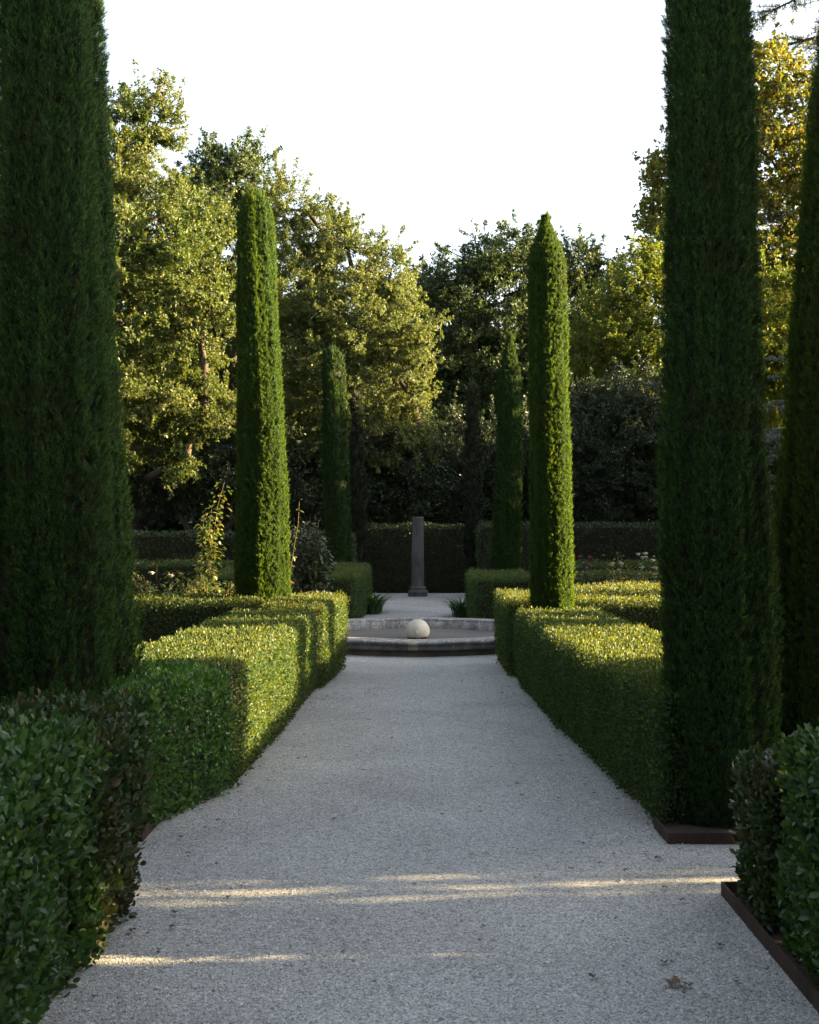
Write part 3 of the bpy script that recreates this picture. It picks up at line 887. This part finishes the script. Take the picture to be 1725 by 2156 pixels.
tree('maple_tree', 'bright yellow green tree right of the right sunlit cypress',
     px_lobes(33, [(1290, 640, 60, 60), (1350, 590, 60, 60), (1400, 570, 60, 70), (1330, 720, 100, 80), (1420, 680, 90, 90), (1260, 740, 70, 80), (1390, 790, 90, 70)]),
     (gx(1350, 33), 33.4), 'maple', .072, 1.5, .27, 46, .26, .16, .5, group=G_T)
tree('laurel_tree', 'low shaded grey green tree between the right cypresses',
     px_lobes(29, [(1290, 860, 90, 70), (1370, 850, 90, 80), (1230, 930, 80, 80), (1320, 960, 110, 80), (1420, 950, 90, 90), (1270, 1030, 90, 60), (1390, 1040, 90, 60)]),
     (gx(1320, 29), 29.5), 'shade_leaf', .062, 1.5, .26, 47, .22, .15, .42, group=G_T)
tree('plane_tree', 'tall autumn plane tree with orange and yellow leaves at the right',
     px_lobes(39, [(1375, 420, 42, 60), (1400, 500, 70, 70), (1450, 400, 90, 110), (1520, 280, 110, 120), (1620, 330, 100, 110), (1690, 230, 90, 90), (1650, 480, 100, 110), (1560, 560, 120, 110), (1740, 400, 100, 130),
                   (1700, 600, 90, 80), (1440, 600, 80, 70), (1580, 160, 90, 90)]),
     (gx(1560, 39), 39.4), 'plane', .105, 1.4, .36, 48, .2, .25, .75, group=G_T)
tree('maple_tree', 'green and yellow tree at the right edge below the autumn plane tree',
     px_lobes(36.5, [(1650, 640, 70, 70), (1700, 690, 90, 90), (1630, 760, 80, 90), (1720, 800, 90, 90), (1660, 860, 80, 70), (1560, 760, 100, 110)]),
     (gx(1660, 36.5), 36.9), 'maple', .08, 1.5, .28, 49, .18, .16, .5, group=G_T)
tree('laurel_tree', 'dark understorey tree low behind the left tall hedge',
     px_lobes(28.5, [(330, 1010, 110, 80), (440, 1000, 90, 80), (220, 1000, 110, 100), (530, 980, 90, 90), (620, 1020, 80, 70)]),
     (gx(400, 28.5), 29), 'shade_leaf', .062, 1.5, .26, 50, .22, .12, .42, group=G_T)
tree('laurel_tree', 'dark understorey tree with drooping twigs left of the column',
     px_lobes(29.5, [(700, 980, 90, 80), (800, 980, 90, 70), (880, 960, 60, 60), (850, 1040, 80, 50), (740, 1060, 90, 50)]),
     (gx(760, 29.5), 30), 'shade_leaf', .08, 1.3, .26, 51, .2, .12, .42, group=G_T)
tree('laurel_tree', 'dark understorey tree right of the column',
     px_lobes(31, [(980, 960, 90, 90), (1090, 960, 90, 100), (1180, 980, 80, 90), (1010, 1060, 100, 60), (1150, 1070, 90, 60)]),
     (gx(1060, 31), 31.5), 'shade_leaf', .062, 1.5, .26, 52, .22, .12, .42, group=G_T)

def cedar(label, x, y, h, seed, tiers, length, mat='cedar', z0=1.0, needle=(.11, .012), dens=1.0, droop=.1):
    rng = np.random.default_rng(seed)
    root = tag(empty('cedar_tree', (x, y, 0)), label, 'cedar', G_T)
    tb, lb = MB(), MB()
    tube(tb, [(x, y, 0), (x + .05, y, h * .5), (x, y, h)], [.02 * h, .013 * h, .02], 9)
    for i in range(tiers):
        z = z0 + (h - z0) * (i + rng.uniform(-.3, .3)) / tiers
        ln = length * (1 - .65 * max(0, z / h) ** 1.5) * rng.uniform(.75, 1.1)
        a = i * 2.4 + rng.uniform(-.4, .4)
        dirv = np.array([cos(a), sin(a), 0])
        s = np.linspace(0, 1, 7)
        pts = np.array([x, y, z]) + dirv * (s * ln)[:, None] + np.array([0, 0, 1.]) * ((.12 * s - droop * 2.2 * s ** 2) * ln)[:, None] + rng.normal(0, .03, (7, 3))
        tube(tb, pts, np.linspace(.05, .01, 7) * (ln / 3), 6)
        side = np.array([-dirv[1], dirv[0], 0])
        nb = int(14 * dens * ln)
        for q in range(nb):
            u = rng.uniform(.2, 1.0)
            p = np.array([np.interp(u, s, pts[:, c]) for c in range(3)])
            sg = rng.choice([-1, 1])
            bl = ln * rng.uniform(.12, .30) * (1.15 - .5 * u)
            bd = norm(dirv * .6 + side * sg * rng.uniform(.4, 1.0) + np.array([0, 0, rng.uniform(-.25, .15)]))
            e = p + bd * bl + np.array([0, 0, -droop * bl])
            tube(tb, [p, p * .5 + e * .5 + [0, 0, .02], e], [.012, .008, .004], 4)
            m = int(34 * bl / .5 * dens) + 8
            uu = rng.random(m)[:, None]
            c = p * (1 - uu) + e * uu
            leaves(lb, c, norm(bd * .5 + np.array([0, 0, .45]) + rnd_dir(rng, m) * .8), rnd_dir(rng, m), rng.uniform(.6, 1.3, m) * needle[0], needle[1] * 2, 0, .1)
    lb.build('crown', M[mat], root, (x, y, 0))
    tb.build('trunk', M['bark'], root, (x, y, 0))
    return root
cedar('tall dark cedar with drooping branches rising above the plane tree at top right', gx(1752, 42), 42, 20.5, 61, 40, 7.4, 'cedar', 6.0, (.15, .012), .75, .07)
cedar('small grey blue cedar with flat branches at the right edge', gx(1705, 24.5), 24.5, 4.6, 62, 34, 2.1, 'cedar_blue', .6, (.07, .009), 1.3, .04)

# woods beyond the garden, and one added out of view to dim the sky
def wood(name, label, spots, mat, leaf, cover, seed):
    rng = np.random.default_rng(seed)
    mb, tb = MB(), MB()
    for (x, y, r, h) in spots:
        lob = [(x + rng.normal(0, .3), y + rng.normal(0, .3), h * f, r * k, r * k, h * .24) for f, k in ((.20, 1.0), (.48, 1.08), (.76, .8))]
        crown_leaves(rng, mb, lob, leaf, cover, .4, .1, 0, .5, 1.6)
        tube(tb, [(x, y, 0), (x, y, h * .4), (x, y, h * .8)], [.2, .15, .05], 7, 0)
    k = mb.n
    for v, f, m, sm in zip(tb.v, tb.f, tb.m, tb.sm):
        mb.f.append(f + k); mb.m.append(m + 1); mb.sm.append(sm); mb.v.append(v)
    return tag(mb.build(name, [M[mat], M['bark']]), label, 'woodland', kind='stuff')
rng = np.random.default_rng(300)
wood('woodland', 'dark far wood closing the view behind the garden trees', [(x + rng.normal(0, .5), 46 + rng.normal(0, 1.2), 2.3, rng.uniform(7, 8.5)) for x in np.arange(-24, 25, 3.2)]
     + [(x + rng.normal(0, .3), 33.5 + rng.normal(0, .5), 1.4, rng.uniform(3.2, 3.9)) for x in np.arange(-13, 14, 2.0)], 'shade_leaf', .16, 1.6, 301)
wood('woodland', 'unseen wood added behind the viewer and left of the garden to block low sky', [(x, -9 + rng.normal(0, .8), 2.6, rng.uniform(8, 10)) for x in np.arange(-16, 17, 3.6)]
     + [(-11 + rng.normal(0, .6), y, 2.5, rng.uniform(7, 9)) for y in np.arange(-5, 22, 3.6)], 'shade_leaf', .30, 1.7, 302)  # unseen wood, put in to hold back light from the low sky
wood('woodland', 'olive green wood filling in close behind the garden trees', [(x + rng.normal(0, .3), 36.5 + rng.normal(0, .5), 1.7, h_) for x, h_ in
     ((-12.5, 9), (-10.2, 9.5), (-8, 9.5), (-6, 9.2), (-4.2, 8.3), (-2.4, 7.2), (-.6, 6.6), (1.0, 6.4))] + [(x + rng.normal(0, .3), 41.5 + rng.normal(0, .5), 2.0, h_) for x, h_ in
     ((-3.2, 9.8), (-1.0, 9.6), (.7, 9.2), (2.6, 9.8), (4.6, 9.6), (6.5, 8.9), (8.8, 9.2), (11, 9.6), (13.2, 9))], 'oak_dark', .11, 1.7, 303)
def shade_tree(label, x, y, r, h, seed, z0=.2, cover=3.0, leaf=.20):
    rng = np.random.default_rng(seed)
    lob = [(x, y, z0 + (h - z0) * f, r, r, (h - z0) * .26) for f in (.22, .5, .76)]
    tree('oak_tree', label, lob, (x, y), 'oak_dark', leaf, cover, .3, seed, .05, .16, .5, group='shade trees added right of the garden', twigs=10, gap=1.4)
for k, (x, y, r, h) in enumerate([(9.0, 17.4, 1.4, 5.6), (9.6, 20.2, 1.5, 6.2), (10.4, 23.0, 1.5, 6.4), (11.4, 26.0, 1.7, 7.0), (12.4, 29.3, 1.8, 6.4), (13.6, 32.8, 1.9, 6.0)]):  # oaks put in out of view to shade the garden
    shade_tree('broad oak added outside the right edge of the view for its shade', x, y, r, h, 403 + k)
shade_tree('oak crown added outside the frame to block sun above the screen gaps', 8.1, 6.0, 1.15, 8.0, 431, 2.6)  # added crown, stops the sun above the slits
for k, (y0, y1) in enumerate(((1.0, 5.49), (5.70, 6.32), (6.48, 8.70))):  # screen added out of view, its slits shape the sun streaks on the gravel
    hedge('tall_hedge', 'unseen tall screen added to shade the path, %s section' % ('near', 'narrow middle', 'far')[k], 'hedge',
          [(7.8, y0), (8.4, y0 + .05), (8.4, y1 + .05), (7.8, y1)], 6.6, 500, (.10, .05), 60 + k, 'dark_leaf', False, .03, .3, .1)

# ------------------------------------------------------------------ roses and bed plants
def cane(mb_s, mb_l, rng, p0, p1, bend, r=.007, n=40, leaf=.05, asp=.6, spread=.08):
    s = np.linspace(0, 1, 8)[:, None]
    p0, p1 = np.array(p0, float), np.array(p1, float)
    pts = p0 + (p1 - p0) * s + np.array(bend) * np.sin(s * pi) + rng.normal(0, .01, (8, 3))
    tube(mb_s, pts, np.linspace(r, r * .5, 8), 5)
    u = rng.random(n)
    c = np.column_stack([np.interp(u, s[:, 0], pts[:, k]) for k in range(3)])
    out = norm(np.column_stack([rng.normal(size=n), rng.normal(size=n), rng.normal(0, .4, n)]))
    leaves(mb_l, c + out * spread * rng.random((n, 1)), norm(out + [0, 0, -.25]), norm(out * .3 + [0, 0, .8] + rnd_dir(rng, n) * .5),
           leaf * rng.uniform(.6, 1.2, n), leaf * asp * rng.uniform(.7, 1.1, n), 0, .12, True, .2)
    return pts

def flower(mb, rng, c, r):
    for ring, (k, rr, lift) in enumerate(((7, 1.0, .55), (6, .9, 1.3), (5, .75, 3.0))):
        for i in range(k):
            a = 2 * pi * i / k + ring * .5 + rng.normal(0, .1)
            d = np.array([[cos(a), sin(a), lift]])
            leaves(mb, np.array([c]), d, np.array([[-cos(a) * lift, -sin(a) * lift, 1.0]]), r * rr, r * .95 * rr, 0, .25, True, -.15)

def plant(name, label, cat, x, y, canes, seed, leaf_mat_='rose_leaf', height=.6, width=.4, leaf=.05, n=40, flowers=0, fmat='white_petal', fr=.05, group=None, z0=0.0, asp=.6, tall=None, fz=(.85, 1.05)):
    rng = np.random.default_rng(seed)
    root = tag(empty(name, (x, y, 0)), label, cat, group)
    st, lf, tips = MB(), MB(), []
    for i in range(canes):
        a = rng.random() * 2 * pi
        hh = height * rng.uniform(.6, 1.05); ww = width * rng.random() ** .6
        p0 = (x + .05 * cos(a), y + .05 * sin(a), z0)
        p1 = (x + ww * cos(a), y + ww * sin(a), hh)
        pts = cane(st, lf, rng, p0, p1, (rng.normal(0, .04), rng.normal(0, .04), .03), .006, n, leaf, asp)
        tips.append(pts[-1])
    if tall:
        for (p1, bend, nn, spr) in tall:
            cane(st, lf, rng, (x, y, .1), p1, bend, .0055, nn, leaf, asp, spr)
    lf.build('foliage', M[leaf_mat_], root, (x, y, 0))
    st.build('stem', M['stem'], root, (x, y, 0))
    order = rng.permutation(len(tips))
    for i in range(flowers):
        c = np.array([x + rng.normal(0, width * .45), y - rng.uniform(.1, width), height * rng.uniform(.80, 1.0)])
        fb = MB()
        flower(fb, rng, c, fr * rng.uniform(.8, 1.2))
        fb.build('flower', M[fmat], root, tuple(c))
    return root

Zr = 14.6
plant('rose_bush', 'tall rose shoot climbing above the hedges left of the sunlit cypress', 'rose bush', gx(432, Zr), Zr, 7, 71, height=.95, width=.35, leaf=.06, n=60,
      tall=[((gx(472, Zr), Zr, hz(1018, Zr)), (-.08, 0, 0), 260, .13), ((gx(430, Zr), Zr, hz(1100, Zr)), (.03, 0, 0), 300, .17), ((gx(452, Zr), Zr - .1, hz(1075, Zr)), (-.02, 0, 0), 260, .14)])
plant('rose_bush', 'low rose bush with two white blooms and red shoots in the left bed', 'rose bush', gx(345, 14.9), 14.9, 18, 72, height=1.06, width=.5, leaf=.06, n=60, flowers=2, fr=.06)
plant('rose_bush', 'low leafy rose bush between the white blooms and the tall rose shoot', 'rose bush', gx(395, 15.4), 15.4, 16, 73, height=1.0, width=.5, leaf=.06, n=60)
plant('rose_bush', 'yellowing rose bush against the left sunlit cypress', 'rose bush', gx(478, 14.3), 14.3, 16, 74, height=1.0, width=.3, leaf=.06, n=60)
plant('rose_bush', 'rose with a red tipped shoot leaning out from behind the left sunlit cypress', 'rose bush', gx(572, 14.2), 14.2, 5, 75, height=.85, width=.08, leaf=.055, n=24,
      tall=[((gx(634, 14.2), 14.2, hz(1055, 14.2)), (.03, 0, .02), 40, .07), ((gx(613, 14.2), 14.2, hz(1118, 14.2)), (.0, 0, 0), 50, .09)])
plant('dark_shrub', 'dark grey green shrub between the two left cypresses', 'shrub', gx(655, 17.2), 17.2, 46, 76, 'shade_leaf', height=1.55, width=.30, leaf=.07, n=70)
plant('rose_bush', 'yellow leaved bush in the right bed, left of the white roses', 'rose bush', gx(1318, 15.8), 15.8, 12, 77, 'yellow_leaf', height=1.0, width=.28, leaf=.05, n=40,
      tall=[((gx(1288, 15.8), 15.8, hz(1182, 15.8)), (0, 0, 0), 60, .05)])
plant('rose_bush', 'white flowering rose bush in the right bed beside the big dark cypress', 'rose bush', gx(1345, 16.9), 16.9, 26, 78, height=1.12, width=.45, leaf=.06, n=40, flowers=9, fr=.05)
plant('rose_bush', 'green and yellow rose bush half hidden by the big dark cypress', 'rose bush', gx(1385, 15.9), 15.9, 12, 79, 'rose_leaf', height=1.02, width=.35, leaf=.055, n=40)
plant('rose_bush', 'dusky pink flowering bush in the right bed near the straight sunlit cypress', 'rose bush', gx(1225, 20.3), 20.3, 16, 80, 'dark_leaf', height=.98, width=.45, leaf=.06, n=40, flowers=4, fmat='pink_petal', fr=.05)
plant('rose_bush', 'white and yellow rose bush seen between the two right edge cypresses', 'rose bush', gx(1650, 14.5), 14.5, 16, 81, 'yellow_leaf', height=1.12, width=.35, leaf=.05, n=40, flowers=4, fr=.06)
plant('rose_bush', 'dark leaved rose bush low in the right bed under the white roses', 'rose bush', gx(1270, 17.2), 17.2, 18, 82, 'dark_leaf', height=.92, width=.5, leaf=.06, n=40)

def tuft(label, x, y, n, seed, h=.5):
    rng = np.random.default_rng(seed)
    mb = MB()
    for i in range(n):
        a = rng.random() * 2 * pi
        r = rng.random() ** .5 * .16
        p = np.array([x + r * cos(a), y + r * 2.4 * sin(a), 0])
        o = np.array([cos(a), sin(a), 0])
        L = h * rng.uniform(.6, 1.1); wd = rng.uniform(.010, .018)
        s = np.linspace(0, 1, 6)
        c = p + o * (L * .75 * s ** 1.8)[:, None] + np.array([0, 0, 1.]) * (L * (1.25 * s - .75 * s ** 2.4))[:, None]
        t = np.array([-o[1], o[0], 0])
        ww = (wd * (1 - s ** 2) + .001)[:, None]
        V = np.concatenate([c - t * ww, c + t * ww])
        mb.add(V, [(k, k + 1, 7 + k, 6 + k) for k in range(5)])
    return tag(mb.build('lily_clump', M['lily_leaf'], None, (x, y, 0)), label, 'lily clump')
tuft('strap leaved clump at the foot of the left block hedge beyond the fountain', -.74, 21.3, 160, 91, .52)
tuft('strap leaved clump at the foot of the right block hedge beyond the fountain', .70, 20.6, 130, 92, .46)

# ------------------------------------------------------------------ litter on the gravel
def dry_leaf(name, label, x, y, size, seed, lobes=5, mat='dry_leaf', group=None):
    rng = np.random.default_rng(seed)
    n = 40
    a = np.linspace(0, 2 * pi, n, endpoint=False)
    r = size * (.55 + .45 * np.abs(np.cos(a * lobes / 2)) ** .8) * rng.uniform(.92, 1.05, n)
    X, Y = r * np.cos(a), r * np.sin(a)
    ph = rng.random(3) * 6.28
    def lift(X, Y): return .012 + size * (.34 * np.sin(X / size * 2.3 + ph[0]) ** 2 + .22 * np.sin(Y / size * 2.9 + ph[1]) ** 2)
    V = [(x, y, lift(np.array(0.), np.array(0.)))]
    for k in (.5, 1.0):
        V += [(x + p * k, y + q * k, float(lift(np.array(p * k), np.array(q * k)))) for p, q in zip(X, Y)]
    f3 = [(0, 1 + i, 1 + (i + 1) % n) for i in range(n)]
    f4 = [(1 + i, 1 + n + i, 1 + n + (i + 1) % n, 1 + (i + 1) % n) for i in range(n)]
    mb = MB().add(V, f3)
    mb.f.append(np.array(f4)); mb.m.append(np.zeros(n, np.int32)); mb.sm.append(np.full(n, True))
    return tag(mb.build(name, M[mat], None, (x, y, 0)), label, 'dry leaf', group)
zl = lambda y: CAM_H * F_PX / (y - VY)
dry_leaf('dry_leaf', 'largest curled dry leaf lying on the gravel at lower right', gx(1420, zl(2078)), zl(2078), .032, 1)
dry_leaf('dry_leaf', 'smaller dry leaf touching the right side of the largest one', gx(1448, zl(2082)), zl(2082), .020, 2, 3)
dry_leaf('dry_leaf', 'small dark curled leaf alone on the gravel right of centre', gx(1202, zl(1834)), zl(1834), .014, 3, 3, 'dark_debris')
dry_leaf('dry_leaf', 'small dark leaf close to the rusty edging of the big right cypress', gx(1384, zl(1812)), zl(1812), .018, 4, 3, 'dark_debris')
rng = np.random.default_rng(77)
for k in range(120):
    Z = rng.uniform(4.3, 13); side = rng.random()
    half = 1.15 if Z < 6.5 else max(.75, 1.25 - (Z - 6.5) * .07)
    X = (rng.choice([-1, 1]) * (half - abs(rng.normal(0, .12)))) if side < .6 else rng.uniform(-half, half)
    dry_leaf('leaf_scrap', 'tiny dark scrap of dry leaf scattered on the pale gravel', X, Z, rng.uniform(.007, .017), 200 + k, 3, 'dark_debris', 'leaf scraps on the gravel')

# loose pebbles lying on the gravel sheet
rng = np.random.default_rng(9)
n = 42000
yy = 4.0 + 9.5 * rng.random(n) ** 1.7
xx = rng.uniform(-1.0, 1.0, n) * np.where(yy < 6.4, 1.5, 1.35)
sz = rng.uniform(.0022, .0055, n) * (1 + 1.0 * (rng.random(n) < .04))
base = np.array([(1, 0, .3), (0, 1, .3), (-1, 0, .3), (0, -1, .3), (0, 0, 1.0)])
jit = rng.uniform(.6, 1.25, (n, 5, 3))
ang = rng.random(n) * 6.28
V = base[None] * jit * sz[:, None, None]
ca, sa = np.cos(ang)[:, None], np.sin(ang)[:, None]
V = np.stack([V[:, :, 0] * ca - V[:, :, 1] * sa + xx[:, None], V[:, :, 0] * sa + V[:, :, 1] * ca + yy[:, None], V[:, :, 2] * .9 - .0005], -1)
i = np.arange(n)[:, None] * 5
mb = MB().add(V.reshape(-1, 3), np.concatenate([i + np.array([[a, (a + 1) % 4, 4]]) for a in range(4)]), 0, False)
tag(mb.build('loose_pebbles', M['pebble']), 'loose pale pebbles scattered over the gravel path', 'pebbles', kind='stuff')
